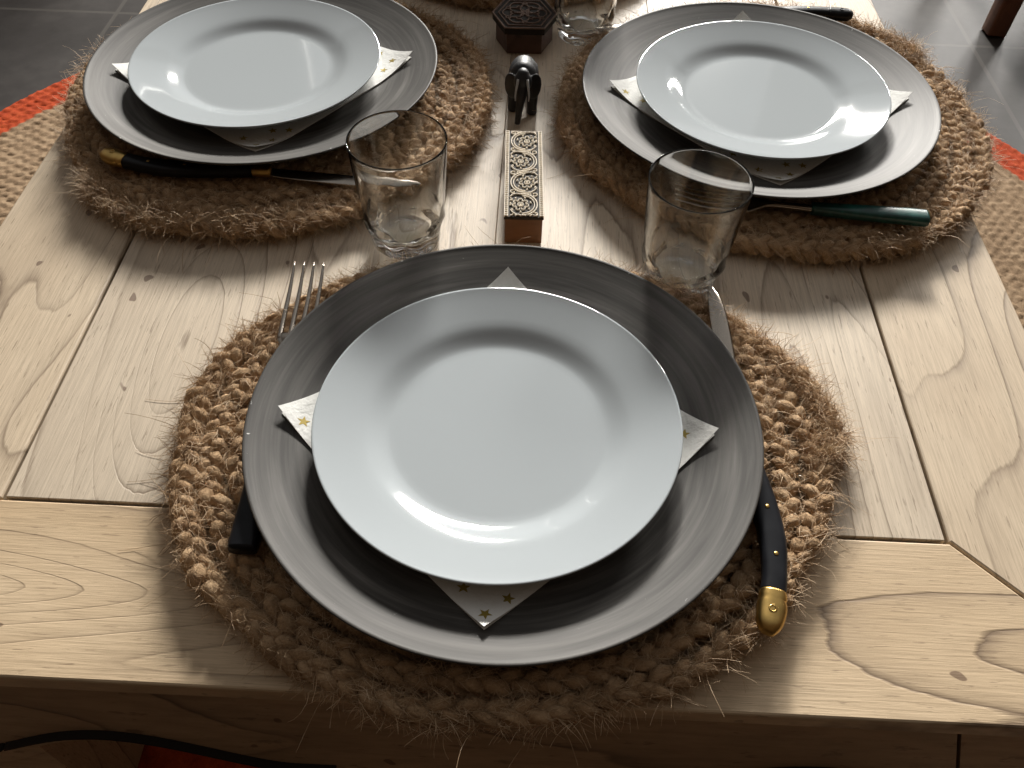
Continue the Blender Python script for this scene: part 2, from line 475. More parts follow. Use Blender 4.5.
def braid_mesh():
    seg = 18; Vs = []; Fs = []; off = 0
    for P, w in strands:
        n = len(P)
        T = np.gradient(P, axis=0); T /= np.linalg.norm(T, axis=1, keepdims=True)
        up = np.array([0, 0, 1.0]); sd = np.cross(T, up); sd /= np.linalg.norm(sd, axis=1, keepdims=True); u = np.cross(sd, T)
        a = np.arange(seg) / seg * 2 * PI
        rb = .415 + .06 * np.interp(s_arc, np.arange(0, s_arc[-1] + 3, 1.1), rng.normal(0, 1, len(np.arange(0, s_arc[-1] + 3, 1.1))))
        tw = 5 * (a[None, :] + s_arc[:, None] * .9)
        r = rb[:, None] * (1 + .17 * np.cos(tw) * np.clip(.6 + .4 * np.sin(s_arc * 1.3), 0, 1)[:, None]) + rng.normal(0, .03, (n, seg))
        V = P[:, None, :] + sd[:, None, :] * (r * np.cos(a))[..., None] + u[:, None, :] * (r * np.sin(a) * .95)[..., None]
        V[..., 2] = np.maximum(V[..., 2], .02); V[..., 2] = np.minimum(V[..., 2], 1.98)
        ii, jj = np.meshgrid(np.arange(n - 1), np.arange(seg), indexing='ij'); j2 = (jj + 1) % seg
        Fs.append(np.stack([ii * seg + jj, ii * seg + j2, (ii + 1) * seg + j2, (ii + 1) * seg + jj], -1).reshape(-1, 4) + off)
        Vs.append(V.reshape(-1, 3)); off += n * seg
    # plain woven middle that the plate covers
    k = 40; a = np.arange(k) / k * 2 * PI
    lo = np.stack([7.3 * np.cos(a), 7.3 * np.sin(a), 0 * a + .1], -1); hi = lo + [0, 0, 1.6]
    Vs.append(np.vstack([lo, hi, [[0, 0, .1], [0, 0, 1.7]]]))
    f = []
    for i in range(k):
        j = (i + 1) % k
        f += [(off + i, off + j, off + k + j, off + k + i), (off + k + i, off + k + j, off + 2 * k + 1, off + 2 * k + 1)]
    f = [q if q[2] != q[3] else q for q in f]
    Fs.append(np.array([q for q in f if q[2] != q[3]]))
    return mesh_from_np('braided_placemat', np.vstack(Vs), np.vstack(Fs), [M['jute']])
def fibre_mesh(N=46000, nlong=220):
    sel = rng.integers(0, 3, N + nlong)
    n = len(s_arc)
    # more of them on the two outer rows
    idx = (n * rng.random(N + nlong) ** 1.5 * .72).astype(int)
    idx[N:] = (n * .2 * rng.random(nlong)).astype(int)
    Pall = np.stack([p for p, w in strands]); Tall = np.gradient(Pall, axis=1); Tall /= np.linalg.norm(Tall, axis=2, keepdims=True)
    P0 = Pall[sel, idx]; T0 = Tall[sel, idx] * np.where(rng.random(N + nlong) < .5, 1, -1)[:, None]
    a = rng.random(N + nlong) * PI * 1.3 - .15 * PI
    sd = np.cross(T0, [0, 0, 1.0]); sd /= np.linalg.norm(sd, axis=1, keepdims=True); u = np.cross(sd, T0); u *= np.sign(u[:, 2:3])
    nrm = sd * np.cos(a)[:, None] + u * np.sin(a)[:, None]
    p = P0 + nrm * .40
    ln = rng.uniform(.6, 2.2, N + nlong); ln[N:] = rng.uniform(2.5, 5.5, nlong)
    d = T0 * .8 + nrm * (rng.random(N + nlong) ** 2 * .55)[:, None] + rng.normal(0, .26, (N + nlong, 3))
    curl = rng.normal(0, .38, (N + nlong, 3)); curl[:, 2] -= .28
    K = 6; rad0 = rng.uniform(.013, .029, N + nlong)
    pts = []
    for k in range(K):
        pts.append(p.copy())
        d = d + curl * .5
        d /= np.linalg.norm(d, axis=1, keepdims=True)
        p = p + d * (ln / (K - 1))[:, None]
        p[:, 2] = np.maximum(p[:, 2], .05)
        rxy = np.hypot(p[:, 0], p[:, 1])
        lim = np.where(rxy < 19.6, 1.98, 2.6); p[:, 2] = np.minimum(p[:, 2], lim)
    pts = np.stack(pts, 1)
    T = np.gradient(pts, axis=1); T /= np.maximum(np.linalg.norm(T, axis=2, keepdims=True), 1e-6)
    ref = np.array([.3, .5, .81]); A = np.cross(T, ref); A /= np.maximum(np.linalg.norm(A, axis=2, keepdims=True), 1e-6); B = np.cross(T, A)
    taper = np.linspace(1, .45, K)[None, :, None]
    V = []
    for q in range(3):
        c, s_ = math.cos(2 * PI * q / 3), math.sin(2 * PI * q / 3)
        V.append(pts + (A * c + B * s_) * rad0[:, None, None] * taper)
    V = np.stack(V, 2)
    tot = N + nlong
    base = (np.arange(tot) * K * 3)[:, None, None]
    kk, qq = np.meshgrid(np.arange(K - 1), np.arange(3), indexing='ij'); q2 = (qq + 1) % 3
    F = np.stack([kk * 3 + qq, kk * 3 + q2, (kk + 1) * 3 + q2, (kk + 1) * 3 + qq], -1).reshape(1, -1, 4) + base.reshape(-1, 1, 1)
    return mesh_from_np('loose_fibres', V.reshape(-1, 3), F.reshape(-1, 4), [M['fibre']])
mat_me = braid_mesh(); fib_me = fibre_mesh()
mats = [((.1, -.4), 1.9, 'fuzzy brown braided jute placemat at the front edge of the table under the nearest plates'),
        ((-24.3, 41.2), 4.0, 'fuzzy jute placemat on the left of the table with a black knife on it'),
        ((24.3, 40.5), .6, 'fuzzy jute placemat overhanging the right table edge under a green handled fork'),
        ((-2.5, 81.0), 2.6, 'brown jute placemat at the far end of the table behind the hexagonal block')]
for (c, rz, lab) in mats:
    o = link('placemat', mat_me); place(o, c[0], c[1], .02, rz)
    sc = (1.05, .87, 1) if c[1] < 5 else (.975, .975, 1) if c[1] < 70 else (.95, .95, 1)
    if c[1] < 5: o.matrix_world = Matrix.Translation((c[0] * S, c[1] * S, .02 * S)) @ Matrix.Diagonal((*sc, 1))
    else: o.scale = sc
    tag(o, lab, 'placemat', 'braided jute placemats')
    f = link('loose_fibres', fib_me, o); tag(f, 'pale stray jute fibres', kind='stuff')

# ------------------------------------------------------------------ charger plates, plates, napkins
ZB = 2.06                                       # top of the mats
RC = 16.5
def ch_top(r):
    """height of the charger's upper face above its foot"""
    if r <= 11: return .62
    k = (r - 11) / 5.5
    return .62 + 1.62 * (k ** 1.25) 
prof = [(0, .22), (8.0, .22), (8.3, 0), (9.0, 0), (9.4, .12), (11.2, .28)]
for r in (12.2, 13.2, 14.2, 15.2, 15.9): prof.append((r, ch_top(r) - .34))
prof += [(16.3, ch_top(16.3) - .26), (16.48, ch_top(16.4) - .12), (16.5, 2.16), (16.42, 2.225), (16.28, ch_top(16.2) + .02)]
for r in (15.9, 15.2, 14.2, 13.2, 12.2, 11.6, 11.2, 10.6): prof.append((r, ch_top(r)))
prof += [(8, .61), (4, .61), (0, .61)]
ch_me = MB().lathe(prof, 160).mesh('charger_plate', M['charger'])
ch_spots = [((0, 0), .3, 'dark grey charger plate with chipped rim on the front placemat, nearest the camera'),
            ((-25.0, 41.5), 2.3, 'dark grey charger plate on the left placemat with a white plate on it'),
            ((21.9, 40.1), 4.1, 'dark grey charger plate on the right placemat with a white plate on it'),
            ((-2.0, 80.6), 1.0, 'dark grey charger plate on the far end placemat')]
for c, rz, lab in ch_spots:
    o = link('charger_plate', ch_me); place(o, c[0], c[1], ZB, rz); tag(o, lab, 'plate', 'dark grey charger plates')
    if c[1] < 70: o.rotation_euler[2] = rz

RP = 11.72
ZP = ZB + .62 + .2
pp = [(0, .2), (6.2, .2), (6.4, 0), (6.9, 0), (7.2, .22)]
def pl_top(r):
    if r < 6.9: return .48 - .03 * (1 - r / 6.9)
    k = (r - 6.9) / (RP - 6.9)
    return .48 + .38 * (1 - math.exp(-k * 7)) * min(1, k * 3) + .99 * k ** 1.3
for r in (7.8, 8.5, 9.3, 10.2, 11.0, 11.4): pp.append((r, pl_top(r) - .33 + .0 * r))
pp += [(11.62, pl_top(11.62) - .17), (RP, pl_top(RP) - .06), (11.68, pl_top(RP) + .01), (11.55, pl_top(11.55) + .015)]
for r in (11.2, 10.6, 9.9, 9.2, 8.7, 8.3, 8.0, 7.75, 7.5, 7.3, 7.1, 6.9, 6.5): pp.append((r, pl_top(r)))
pp += [(5, pl_top(5)), (2.5, pl_top(2.5)), (0, pl_top(0))]
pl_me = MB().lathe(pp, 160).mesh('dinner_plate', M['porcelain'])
for c, lab in [((-.39, -.45), 'white round porcelain plate on the front dark charger, nearest the camera'),
               ((-25.65, 41.27), 'white round porcelain plate on the left dark charger'),
               ((22.14, 40.03), 'white round porcelain plate on the right dark charger')]:
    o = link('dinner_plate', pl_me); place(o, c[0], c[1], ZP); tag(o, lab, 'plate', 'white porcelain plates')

def star(cx, cy, r, rot):
    return [(cx + (r if k % 2 == 0 else r * .42) * math.cos(rot + k * PI / 5), cy + (r if k % 2 == 0 else r * .42) * math.sin(rot + k * PI / 5)) for k in range(10)]
def make_napkin(name, cc, rz, off, lab):
    """folded square, corners bent up by the charger's rim; cc = charger centre relative to the napkin centre"""
    b = MB(); n = 46; H = 10.05
    cs, sn = math.cos(rz), math.sin(rz)
    def zt(x, y):
        wx, wy = cs * x - sn * y, sn * x + cs * y
        r = math.hypot(wx - cc[0], wy - cc[1])
        return ch_top(min(r, RC)) - .62
    for layer in range(2):
        hh = H - .12 * (1 - layer)
        ox = -.1 * (1 - layer)
        z0 = .015 + .09 * layer; th = .07
        P = []; 
        for k in range(2):
            for i in range(n + 1):
                for j in range(n + 1):
                    x = -hh + 2 * hh * i / n + ox; y = -hh + 2 * hh * j / n + ox
                    z = zt(x, y) + z0 + th * k
                    d = min(hh - abs(x - ox), hh - abs(y - ox))
                    if layer == 1 and k == 1: z -= .03 * max(0, 1 - d / .25)
                    c_ = max(0, (math.hypot(x, y) - 12.2)) ; z += layer * .15 * c_ ** 1.5
                    P.append((x, y, z))
        N1 = (n + 1) ** 2; F = []
        q = lambda i, j, k: k * N1 + i * (n + 1) + j
        for i in range(n):
            for j in range(n):
                F.append((q(i, j, 1), q(i + 1, j, 1), q(i + 1, j + 1, 1), q(i, j + 1, 1)))
                F.append((q(i, j, 0), q(i, j + 1, 0), q(i + 1, j + 1, 0), q(i + 1, j, 0)))
        for i in range(n):
            F.append((q(i, 0, 0), q(i + 1, 0, 0), q(i + 1, 0, 1), q(i, 0, 1)))
            F.append((q(i + 1, n, 0), q(i, n, 0), q(i, n, 1), q(i + 1, n, 1)))
            F.append((q(0, i + 1, 0), q(0, i, 0), q(0, i, 1), q(0, i + 1, 1)))
            F.append((q(n, i, 0), q(n, i + 1, 0), q(n, i + 1, 1), q(n, i, 1)))
        b.add(P, F)
    R2 = random.Random(5)
    spots = [(-9.38, -9.38), (-9.05, -7.15), (-7.67, -9.4), (-6.6, -8.25), (-5.6, -9.3), (-7.0, -5.0), (-4.2, -7.0), (-8.9, -4.2)]
    for i in range(9):
        for j in range(9):
            x, y = -8.8 + 2.2 * i + R2.uniform(-.5, .5), -8.8 + 2.2 * j + R2.uniform(-.5, .5)
            if x < -3.6 and y < -3.2: continue
            spots.append((x, y))
    for x, y in spots:
        if max(abs(x), abs(y)) > 9.6: continue
        st = star(x, y, .43, R2.uniform(0, 1.2))
        c_ = lambda px, py: .15 * max(0, math.hypot(px, py) - 12.2) ** 1.5
        P = [(px, py, zt(px, py) + .186 + c_(px, py)) for px, py in st] + [(x, y, zt(x, y) + .187 + c_(x, y))]
        b.add(P, [(k, (k + 1) % 10, 10) for k in range(10)], 1)
    o = b.build(name, [M['napkin'], M['gold']], smooth=False)
    tag(o, lab, 'napkin', 'paper napkins with gold stars')
    return o
for (cx, cy), rz, (kx, ky), lab in [
        ((-.4, -.05), PI / 4, (0, 0), 'white paper napkin with gold stars under the front white plate'),
        ((-25.2, 42.2), PI / 4 + .16, (-25.0, 41.5), 'white paper napkin poking out from under the left white plate'),
        ((22.2, 40.6), PI / 4 - .01, (21.9, 40.1), 'white paper napkin poking out from under the right white plate')]:
    o = make_napkin('paper_napkin', (kx - cx, ky - cy), rz, 0, lab)
    place(o, cx, cy, ZB + .625, rz)

# added unseen bowl on the far charger, shaped to shade elephant and hexagonal block
bw = [(0, .5), (4.6, .45), (4.9, 0), (5.5, 0), (6.2, .6), (8.4, 2.0), (10.6, 4.4), (12.0, 7.0), (12.75, 9.3), (12.8, 9.5), (12.65, 9.6), (12.4, 9.45), (11.6, 7.0), (10.2, 4.6), (8.0, 2.4), (5, 1.2), (0, .95)]
o = MB().lathe(bw, 128).build('shadow_bowl', M['porcelain']); place(o, -1.6, 80.8, ZB + .66)
tag(o, 'unseen white bowl added on the far charger to cast a shadow over the table', 'bowl')

# ------------------------------------------------------------------ glasses
def glass_mod(r, z, a):
    if .25 < z < 3.4 and r > 2.2:
        k = math.sin((z - .25) / 3.15 * PI)
        f = abs(math.sin(4.5 * (a + z * .22)))
        return r + k * (.20 * f - .10)
    return r
gp = [(0, .22), (1.7, .18), (2.3, .0), (2.62, .04), (2.76, .25), (2.8, .6), (2.83, 1.0), (2.9, 1.4), (3.02, 1.8), (3.13, 2.15), (3.2, 2.5), (3.18, 2.8), (3.2, 3.2), (3.3, 4), (3.45, 5.5), (3.6, 7.2), (3.69, 8.6), (3.715, 8.92), (3.71, 9.02), (3.67, 9.07), (3.62, 9.04), (3.6, 8.92), (3.57, 8.6), (3.44, 7.2), (3.23, 5.5), (3.07, 4), (2.96, 3.0), (2.85, 2.3), (2.65, 1.75), (2.3, 1.4), (1.6, 1.2), (.8, 1.13), (0, 1.12)]
def gmod(r, z, a):
    return glass_mod(r, z, a)
def outer_only():
    # facets only on the outside: build with the petal modulation applied to the outer wall points
    b = MB(); half = 16
    seg = 96; P = []; idx = []
    for i, (r, z) in enumerate(gp):
        if r < 1e-6: idx.append([len(P)]); P.append((0, 0, z)); continue
        row = []
        for k in range(seg):
            a = 2 * PI * k / seg
            q = gmod(r, z, a) if i < half else r
            row.append(len(P)); P.append((q * math.cos(a), q * math.sin(a), z))
        idx.append(row)
    F = []
    for A, B in zip(idx, idx[1:]):
        for k in range(seg):
            j = (k + 1) % seg
            if len(A) == 1: F.append((A[0], B[j], B[k]))
            elif len(B) == 1: F.append((A[k], A[j], B[0]))
            else: F.append((A[k], A[j], B[j], B[k]))
    return b.add(P, F)
gl_me = outer_only().mesh('glass_tumbler', M['glass'])
for c, rz, lab in [((-9.25, 21.5), .3, 'clear empty glass tumbler left of the carved block'),
                   ((13.35, 18.0), 1.1, 'clear empty glass tumbler beside the tip of the front knife'),
                   ((5.9, 56.6), 2.0, 'clear glass tumbler at the top edge beside the hexagonal block')]:
    o = link('glass_tumbler', gl_me); place(o, c[0], c[1], .02, rz); o.scale = (1.03, 1.03, 1.085); tag(o, lab, 'glass', 'glass tumblers')

# ------------------------------------------------------------------ cutlery
def smooth_path(pts, n):
    """Catmull-Rom through pts (any dimension)"""
    P = np.array(pts, float); P = np.vstack([2 * P[0] - P[1], P, 2 * P[-1] - P[-2]])
    out = []
    segs = len(P) - 3
    for i in range(n):
        u = i / (n - 1) * segs; k = min(int(u), segs - 1); f = u - k
        p0, p1, p2, p3 = P[k:k + 4]
        out.append(.5 * ((2 * p1) + (p2 - p0) * f + (2 * p0 - 5 * p1 + 4 * p2 - p3) * f * f + (3 * p1 - p0 - 3 * p2 + p3) * f ** 3))
    return np.array(out)
ZC = 2.06
def make_knife(name, lab, path, loc, rz, group='table knives', cap=None):
    """path: list of (along, across) for tip -> cap, local y axis runs from the cap towards the tip"""
    root = thing(name, lab, 'knife', loc, rz, group)
    # blade
    bl = smooth_path([(0.0, 14.8, .34, .1), (.0, 14.2, .34, .3), (.12, 13.2, .36, .52), (.22, 11, .38, .68), (.28, 7, .40, .70), (.3, 3, .42, .62), (.3, 1.5, .5, .52)], 40)
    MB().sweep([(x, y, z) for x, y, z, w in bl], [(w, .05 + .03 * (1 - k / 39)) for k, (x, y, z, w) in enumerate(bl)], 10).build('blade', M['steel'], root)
    bo = smooth_path([(.3, 1.7, .55, .54), (.34, 1.0, .58, .6), (.4, .1, .6, .62)], 10)
    MB().sweep([(x, y, z) for x, y, z, w in bo], [(w, .46) for x, y, z, w in bo], 16, power=2.6).build('bolster', M['brass'], root)
    hd = smooth_path([(.4, .15, .6, .64), (.75, -2.2, .6, .74), (1.15, -5, .6, .82), (1.32, -7.6, .6, .80), (1.1, -9.8, .6, .72), (.85, -11.0, .6, .74)], 40)
    h = MB().sweep([(x, y, z) for x, y, z, w in hd], [(w, .54) for x, y, z, w in hd], 20, power=2.8).build('handle', M['black'], root)
    for yk in (7, 17, 27):
        x, y, z, w = hd[yk]
        MB().ball((x, y, z + .54), (.15, .15, .05), 12).build('rivet', M['brass'], h)
    cp = smooth_path([(.86, -10.95, .6, .76), (.78, -11.3, .6, .82), (.72, -11.5, .6, .78), (.68, -11.7, .6, .84), (.6, -12.1, .6, .86), (.35, -12.9, .6, .74), (.2, -13.4, .6, .42), (.16, -13.5, .6, .15)], 26)
    MB().sweep([(x, y, z) for x, y, z, w in cp], [(w, .6 * min(1, w / .7)) for x, y, z, w in cp], 20, power=2.4).build('end_cap', cap or M['brass'], root)
    c = root.children[-1]
    ring = [(.52 + .2 * math.cos(a), -12.2 + .2 * math.sin(a), 1.19) for a in np.linspace(0, 2 * PI, 18)]
    MB().sweep(ring, (.05, .05), 6, caps=False).build('ring_mark', cap or M['brass'], c)
    return root
make_knife('table_knife', 'steel knife with black handle and brass end cap right of the front charger', None, (15.15, .2, ZC), 0.0)
make_knife('table_knife', 'knife with black handle and brass cap tucked under the left charger', None, (-23.0, 26.9, ZC), -PI / 2 - .09)
make_knife('table_knife', 'knife behind the right charger with only its black handle end showing', None, (21.65, 55.6, ZC), PI / 2 + .15, cap=M['black'])

def make_fork(lab, loc, rz, hm):
    root = thing('table_fork', lab, 'fork', loc, rz, 'table forks')
    # local y axis: tines towards +y, origin at the middle
    b = MB()
    for k in range(4):
        x0 = (k - 1.5) * .74
        ln = smooth_path([(x0 * .92, 4.2, .5), (x0, 6.2, .42), (x0, 9.0, .62), (x0 * 1.0, 11.6, 1.1)], 18)
        b.sweep([tuple(p) for p in ln], [(.2 - .11 * (i / 17) ** 2, .12 - .05 * i / 17) for i in range(18)], 8)
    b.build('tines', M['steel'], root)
    nk = smooth_path([(0, 4.7, .48, 1.26), (0, 4.1, .5, 1.2), (0, 3.2, .6, .75), (0, 2.2, .65, .38), (0, -.2, .6, .36), (0, -2.0, .55, .42)], 30)
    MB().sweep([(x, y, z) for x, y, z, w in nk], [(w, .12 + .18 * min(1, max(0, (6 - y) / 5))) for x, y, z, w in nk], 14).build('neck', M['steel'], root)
    hd = smooth_path([(0, -1.8, .55, .5), (0, -4, .56, .62), (0, -7, .58, .78), (0, -10, .6, .86), (0, -12.2, .6, .9), (0, -12.8, .6, .84)], 34)
    MB().sweep([(x, y, z) for x, y, z, w in hd], [(w, .53 if k < 32 else .45) for k, (x, y, z, w) in enumerate(hd)], 18, power=3.2).build('handle', hm, root)
    return root
make_fork('steel fork with black handle left of the front charger, tines showing', (-15.3, 3.1, ZC), .03, M['black'])
fk = make_fork('fork with dark green handle tucked under the right charger', (23.0, 24.6, ZC), PI / 2 - .075, M['green']); fk.scale = (.9, .86, .95)

# ------------------------------------------------------------------ printing blocks
def ribbon(b, pts, w, z0, h, closed=False, mi=0):
    pts = [Vector((p[0], p[1])) for p in pts]; n = len(pts); P = []
    for i, p in enumerate(pts):
        a = pts[(i - 1) % n] if closed or i > 0 else p; c = pts[(i + 1) % n] if closed or i < n - 1 else p
        t_ = (c - a)
        t_ = t_.normalized() if t_.length > 1e-9 else Vector((1, 0))
        nn = Vector((-t_.y, t_.x)) * w * .5
        for q, z in ((p - nn, z0), (p - nn * .7, z0 + h), (p + nn * .7, z0 + h), (p + nn, z0)): P.append((q.x, q.y, z))
    F = []
    for i in range(n if closed else n - 1):
        j = (i + 1) % n
        for k in range(3): F.append((i * 4 + k, j * 4 + k, j * 4 + k + 1, i * 4 + k + 1))
    if not closed: F += [(0, 1, 2, 3), ((n - 1) * 4 + 3, (n - 1) * 4 + 2, (n - 1) * 4 + 1, (n - 1) * 4)]
    b.add(P, [f[::-1] for f in F], mi)
root = thing('printing_block', 'long carved wooden printing block with pale scrolling vine pattern', 'printing block', (.35, 27.45, 0.02), .035, 'carved printing blocks')
HB = 2.85; LX, LY = 1.66, 6.0
MB().prism([(-LX + .12, -LY + .08), (LX - .12, -LY + .08), (LX - .12, LY - .08), (-LX + .12, LY - .08)], 0, HB - .3, bev=.06).build('block', M['block'], root, smooth=False)
MB().box(-LX + .03, LX - .03, -LY, LY, HB - .3, HB, bev=.03).build('carved_ground', M['recess'], root, smooth=False)
b = MB(); z0 = HB - .01; hh = .13
for sx in (-1, 1):
    for xo in (1.60, 1.32):
        ribbon(b, [(sx * xo, -LY + .03), (sx * xo, LY - .03)], .08, z0, hh)
    for k in range(44):
        y = -LY + .12 + k * (2 * LY - .24) / 43
        ribbon(b, [(sx * 1.58, y), (sx * 1.34, y)], .10, z0, hh)
def arcpts(cx, cy, r, a0, a1, n=20, ry=None):
    return [(cx + r * math.cos(a0 + (a1 - a0) * i / n), cy + (ry or r) * math.sin(a0 + (a1 - a0) * i / n)) for i in range(n + 1)]
for k in range(4):
    cy = -4.45 + k * 2.95; sx = 1 if k % 2 == 0 else -1
    f = lambda pts: [(sx * x, cy + y) for x, y in pts]
    # double stem bulging to one side
    ribbon(b, f(arcpts(-.1, 0, 1.2, -1.75, 1.75, 26, 1.38)), .10, z0, hh)
    ribbon(b, f(arcpts(-.1, 0, .98, -1.6, 1.6, 24, 1.14)), .08, z0, hh)
    # stem on to the next bend
    ribbon(b, f([(-.3, 1.36), (-.62, 1.42), (-.95, 1.3), (-1.15, 1.0)]), .1, z0, hh)
    ribbon(b, f([(-.3, -1.36), (-.62, -1.3), (-.9, -1.05), (-1.1, -.7)]), .09, z0, hh)
    # lotus: round heart and lobed petals
    ribbon(b, f(arcpts(-.28, 0, .23, 0, 2 * PI, 14)[:-1]), .08, z0, hh, True)
    ribbon(b, f(arcpts(-.28, 0, .07, 0, 2 * PI, 8)[:-1]), .07, z0, hh, True)
    for q in range(7):
        a = -2.0 + q * 2 * PI / 7.0
        px, py = -.28 + .52 * math.cos(a), .56 * math.sin(a)
        ribbon(b, f([(px + .17 * math.cos(a + u), py + .17 * math.sin(a + u)) for u in np.linspace(-2.3, 2.3, 9)]), .07, z0, hh)
        qx, qy = -.28 + .8 * math.cos(a + .45), .86 * math.sin(a + .45)
        if qx < .68 and qx > -1.1: ribbon(b, f([(qx, qy), (qx + .12 * math.cos(a), qy + .12 * math.sin(a)), (qx + .1 * math.cos(a + 1.4), qy + .2 * math.sin(a + 1.4))]), .08, z0, hh)
    # corner curls and leaves outside the stem
    ribbon(b, f(arcpts(.92, 1.3, .2, -2.6, 2.6, 12)), .08, z0, hh)
    ribbon(b, f(arcpts(.95, -1.25, .18, -2.8, 2.0, 12)), .08, z0, hh)
    ribbon(b, f([(-1.18, .5), (-.95, .62), (-1.12, .82)]), .09, z0, hh)
    ribbon(b, f([(-1.2, -.1), (-.98, -.02), (-1.18, .2)]), .09, z0, hh)
    ribbon(b, f([(.3, 1.4), (.55, 1.5), (.6, 1.28)]), .08, z0, hh)
for sy in (-1, 1):
    for x in np.linspace(-1.0, 1.0, 6): ribbon(b, [(x - .12, sy * 5.9), (x + .1, sy * 5.74)], .09, z0, hh)
b.build('vine_relief', M['chalk'], root, smooth=False)

root = thing('printing_block', 'dark hexagonal carved wooden printing block with rosette at the far end', 'printing block', (-.5, 54.8, 0.02), .03, 'carved printing blocks')
hexp = [(-2.1, -3.3), (2.1, -3.3), (3.5, 0), (2.1, 3.3), (-2.1, 3.3), (-3.5, 0)]
hx = lambda k: [(x * k, y * k) for x, y in hexp]
MB().prism(hx(.87), 0, 2.3, bev=.08).build('block', M['hex'], root, smooth=False)
MB().prism(hx(.98), 2.3, 3.0, bev=.04).build('carved_ground', M['recess'], root, smooth=False)
b = MB(); z0 = 2.99; hh = .13
ribbon(b, hx(.97), .2, z0, hh, True); ribbon(b, hx(.8), .13, z0, hh, True)
for k in range(6):
    a = k * PI / 3
    ribbon(b, [(2.45 * math.sin(u) * .42 * math.cos(a + PI / 2) + 2.35 * (1 - math.cos(u)) * .5 * math.cos(a), 2.45 * math.sin(u) * .42 * math.sin(a + PI / 2) + 2.35 * (1 - math.cos(u)) * .5 * math.sin(a)) for u in np.linspace(0, 2 * PI, 20)[:-1]], .14, z0, hh, True)
    ribbon(b, [(1.3 * math.cos(a) + .22 * math.cos(u), 1.3 * math.sin(a) + .22 * math.sin(u)) for u in np.linspace(0, 2 * PI, 10)[:-1]], .12, z0, hh, True)
    a2 = a + PI / 6
    ribbon(b, [(2.0 * math.cos(a2) + .26 * math.cos(u), 2.0 * math.sin(a2) + .26 * math.sin(u)) for u in np.linspace(0, 2 * PI, 10)[:-1]], .12, z0, hh, True)
ribbon(b, [(.4 * math.cos(u), .4 * math.sin(u)) for u in np.linspace(0, 2 * PI, 14)[:-1]], .14, z0, hh, True)
b.build('rosette_relief', M['hexrelief'], root, smooth=False)

# ------------------------------------------------------------------ elephant figurine
b = MB()
b.ball((0, 1.2, 2.95), (1.35, 2.3, 1.45), 28)            # trunk of the body
b.ball((0, .1, 3.35), (1.2, 1.3, 1.5), 24)               # shoulders
b.ball((0, -1.35, 3.75), (.78, .9, 1.0), 24)             # head
b.ball((0, -1.25, 4.5), (.5, .6, .42), 18)               # crown
trk = smooth_path([(0, -1.7, 3.6, .56), (-.08, -2.25, 2.8, .44), (-.2, -2.55, 1.8, .34), (-.3, -2.65, .9, .28), (-.36, -2.85, .32, .25)], 24)
b.sweep([(x, y, z) for x, y, z, w in trk], [(w, w) for x, y, z, w in trk], 14, up=(1, 0, 0))
for x, y in ((-.86, .1), (.86, -.35), (-.8, 2.4), (.8, 2.7)):
    b.sweep([(x * .8, y + .1, 3.0), (x, y, 1.6), (x, y - .05, .7), (x, y - .08, .02)], [(.62, .62), (.5, .52), (.44, .48), (.47, .52)], 14, up=(0, 1, 0))
for sx in (-1, 1):                                        # ears spread to the sides
    b.add(*(lambda e: ([(sx * (1.0 + .55 * x), -.85 + .26 * y + .35 * x, 3.0 + 1.15 * z) for x, y, z in e.v], e.f))(MB().ball((0, 0, 0), (1.15, 1, 1.1), 20)))
b.sweep([(0, 3.3, 3.5), (.05, 3.75, 2.8), (.1, 3.8, 1.9)], [(.16, .16), (.12, .12), (.1, .1)], 8, up=(1, 0, 0))
tmp = b.build('elephant_raw', M['ebony'])
md = tmp.modifiers.new('r', 'REMESH'); md.mode = 'VOXEL'; md.voxel_size = .085 * S; md.use_smooth_shade = True
ms = tmp.modifiers.new('s', 'SMOOTH'); ms.factor = .5; ms.iterations = 3
dg = bpy.context.evaluated_depsgraph_get()
me = bpy.data.meshes.new_from_object(tmp.evaluated_get(dg)); me.name = 'elephant_figurine'
bpy.data.objects.remove(tmp)
if not me.materials: me.materials.append(M['ebony'])
el = link('elephant_figurine', me); place(el, -.2, 41.3, 0.02, 0); el.scale = (1.1, 1.05, 1.06)
tag(el, 'small black elephant figurine standing between the two printing blocks', 'figurine')
for sx in (-1, 1):
    tp = smooth_path([(sx * .38, -1.9, 4.25), (sx * .5, -2.35, 3.7), (sx * .58, -2.6, 3.1), (sx * .56, -2.85, 2.7)], 12)
    MB().sweep([tuple(p) for p in tp], [(.13 - .08 * i / 11, .13 - .08 * i / 11) for i in range(12)], 10, up=(1, 0, 0)).build('tusk', M['tusk'], el)

# ------------------------------------------------------------------ chair at the far right (one leg in view)
ch = thing('wooden_chair', 'brown wooden chair leg on the tiled floor at the top right corner', 'chair', (110, 158, FLOOR))
for x, y in ((-13.6, -15.6), (16, -15.6), (-13.6, 17), (16, 17)):
    sx, sy = (1 if x > 0 else -1), (1 if y > 0 else -1)
    MB().sweep([(x, y, 0.02), (x - sx * .2, y - sy * .2, .4), (x - sx * 1.5, y - sy * 1.5, 43)], [(1.85, 1.85), (2.0, 2.0), (2.3, 2.3)], 24, up=(0, 1, 0), power=9).build('leg', M['legwood'], ch, sharp=40)
MB().box(-17, 17.5, -18, 19, 43, 45.5, bev=.5).build('seat', M['legwood'], ch, smooth=False)
for x in (-14, 15):
    MB().box(x - 1.8, x + 1.8, 15.5, 18.5, 45.5, 88, bev=.3).build('back_post', M['legwood'], ch, smooth=False)
MB().box(-12.2, 13.2, 16, 18, 72, 86, bev=.3).build('backrest', M['legwood'], ch, smooth=False)

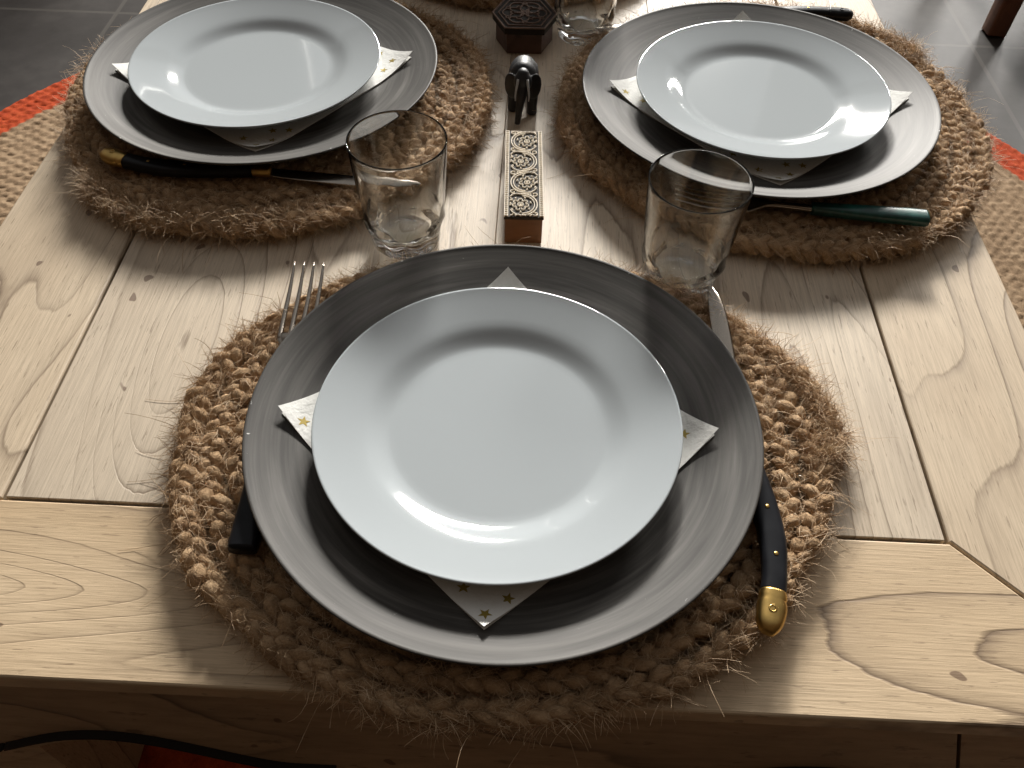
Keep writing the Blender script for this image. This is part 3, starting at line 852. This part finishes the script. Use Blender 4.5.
# ------------------------------------------------------------------ camera
P = dict(f=855.2, H=47.89, pitch=50.37, roll=1.601, psi=-1.247, cx=1.168, cy=-33.52)
a, ro, ps = (math.radians(P[k]) for k in ('pitch', 'roll', 'psi'))
fw = Vector((math.sin(ps) * math.cos(a), math.cos(ps) * math.cos(a), -math.sin(a)))
rt = Vector((math.cos(ps), -math.sin(ps), 0)); up = rt.cross(fw)
r2 = rt * math.cos(ro) + up * math.sin(ro); u2 = up * math.cos(ro) - rt * math.sin(ro)
cam = bpy.data.cameras.new('camera'); co = bpy.data.objects.new('camera', cam); col.objects.link(co)
cam.sensor_width = 36; cam.sensor_fit = 'HORIZONTAL'; cam.lens = P['f'] / 1024 * 36; cam.clip_start = .01
co.matrix_world = Matrix(((r2.x, u2.x, -fw.x, P['cx'] * S), (r2.y, u2.y, -fw.y, P['cy'] * S), (r2.z, u2.z, -fw.z, P['H'] * S), (0, 0, 0, 1)))
scene.camera = co

# ------------------------------------------------------------------ light
def area(name, az, el, dist, w, h, power, colr, aim=(0, .25, 0)):
    l = bpy.data.lights.new(name, 'AREA'); l.shape = 'RECTANGLE'; l.size = w; l.size_y = h; l.energy = power; l.color = colr
    o = bpy.data.objects.new(name, l); col.objects.link(o)
    az, el = math.radians(az), math.radians(el)
    d = Vector((math.sin(az) * math.cos(el), math.cos(az) * math.cos(el), math.sin(el)))
    o.location = Vector(aim) + d * dist
    o.rotation_euler = d.to_track_quat('Z', 'Y').to_euler()
    return o
area('window_daylight', 8, 22.5, 7.0, 1.5, .75, 540, (1, .965, .91))
area('window_daylight_right', 31, 19, 7.0, 1.1, .6, 150, (1, .97, .92))
sun = bpy.data.lights.new('sun', 'SUN'); sun.energy = 3.0; sun.angle = math.radians(6); sun.color = (1, .965, .90)
so = bpy.data.objects.new('sun', sun); col.objects.link(so)
d = Vector((math.sin(math.radians(0)) * math.cos(math.radians(23)), math.cos(math.radians(23)), math.sin(math.radians(23))))
so.rotation_euler = d.to_track_quat('Z', 'Y').to_euler()

w = bpy.data.worlds.new('room light'); scene.world = w; w.use_nodes = True
nt = w.node_tree; bg = nt.nodes['Background']
tc = nt.nodes.new('ShaderNodeTexCoord'); sp = nt.nodes.new('ShaderNodeSeparateXYZ'); nt.links.new(tc.outputs['Generated'], sp.inputs[0])
m1 = nt.nodes.new('ShaderNodeMath'); m1.operation = 'MULTIPLY_ADD'; m1.inputs[1].default_value = .28; m1.inputs[2].default_value = .36
nt.links.new(sp.outputs['Y'], m1.inputs[0])
m2 = nt.nodes.new('ShaderNodeMath'); m2.operation = 'MULTIPLY_ADD'; m2.inputs[1].default_value = .34
nt.links.new(sp.outputs['Z'], m2.inputs[0]); nt.links.new(m1.outputs[0], m2.inputs[2])
rp = nt.nodes.new('ShaderNodeValToRGB')
e = rp.color_ramp.elements
e[0].position = .1; e[0].color = (.022, .013, .008, 1); e[1].position = .95; e[1].color = (.55, .58, .60, 1)
k = e.new(.5); k.color = (.125, .085, .054, 1)
nt.links.new(m2.outputs[0], rp.inputs[0]); nt.links.new(rp.outputs[0], bg.inputs[0]); bg.inputs[1].default_value = .72

scene.view_settings.view_transform = 'Standard'; scene.view_settings.look = 'None'
scene.view_settings.exposure = 0.22; scene.view_settings.gamma = 1.0
scene.view_settings.use_curve_mapping = False
scene.cycles.max_bounces = 12; scene.cycles.transmission_bounces = 10; scene.cycles.sample_clamp_indirect = 6
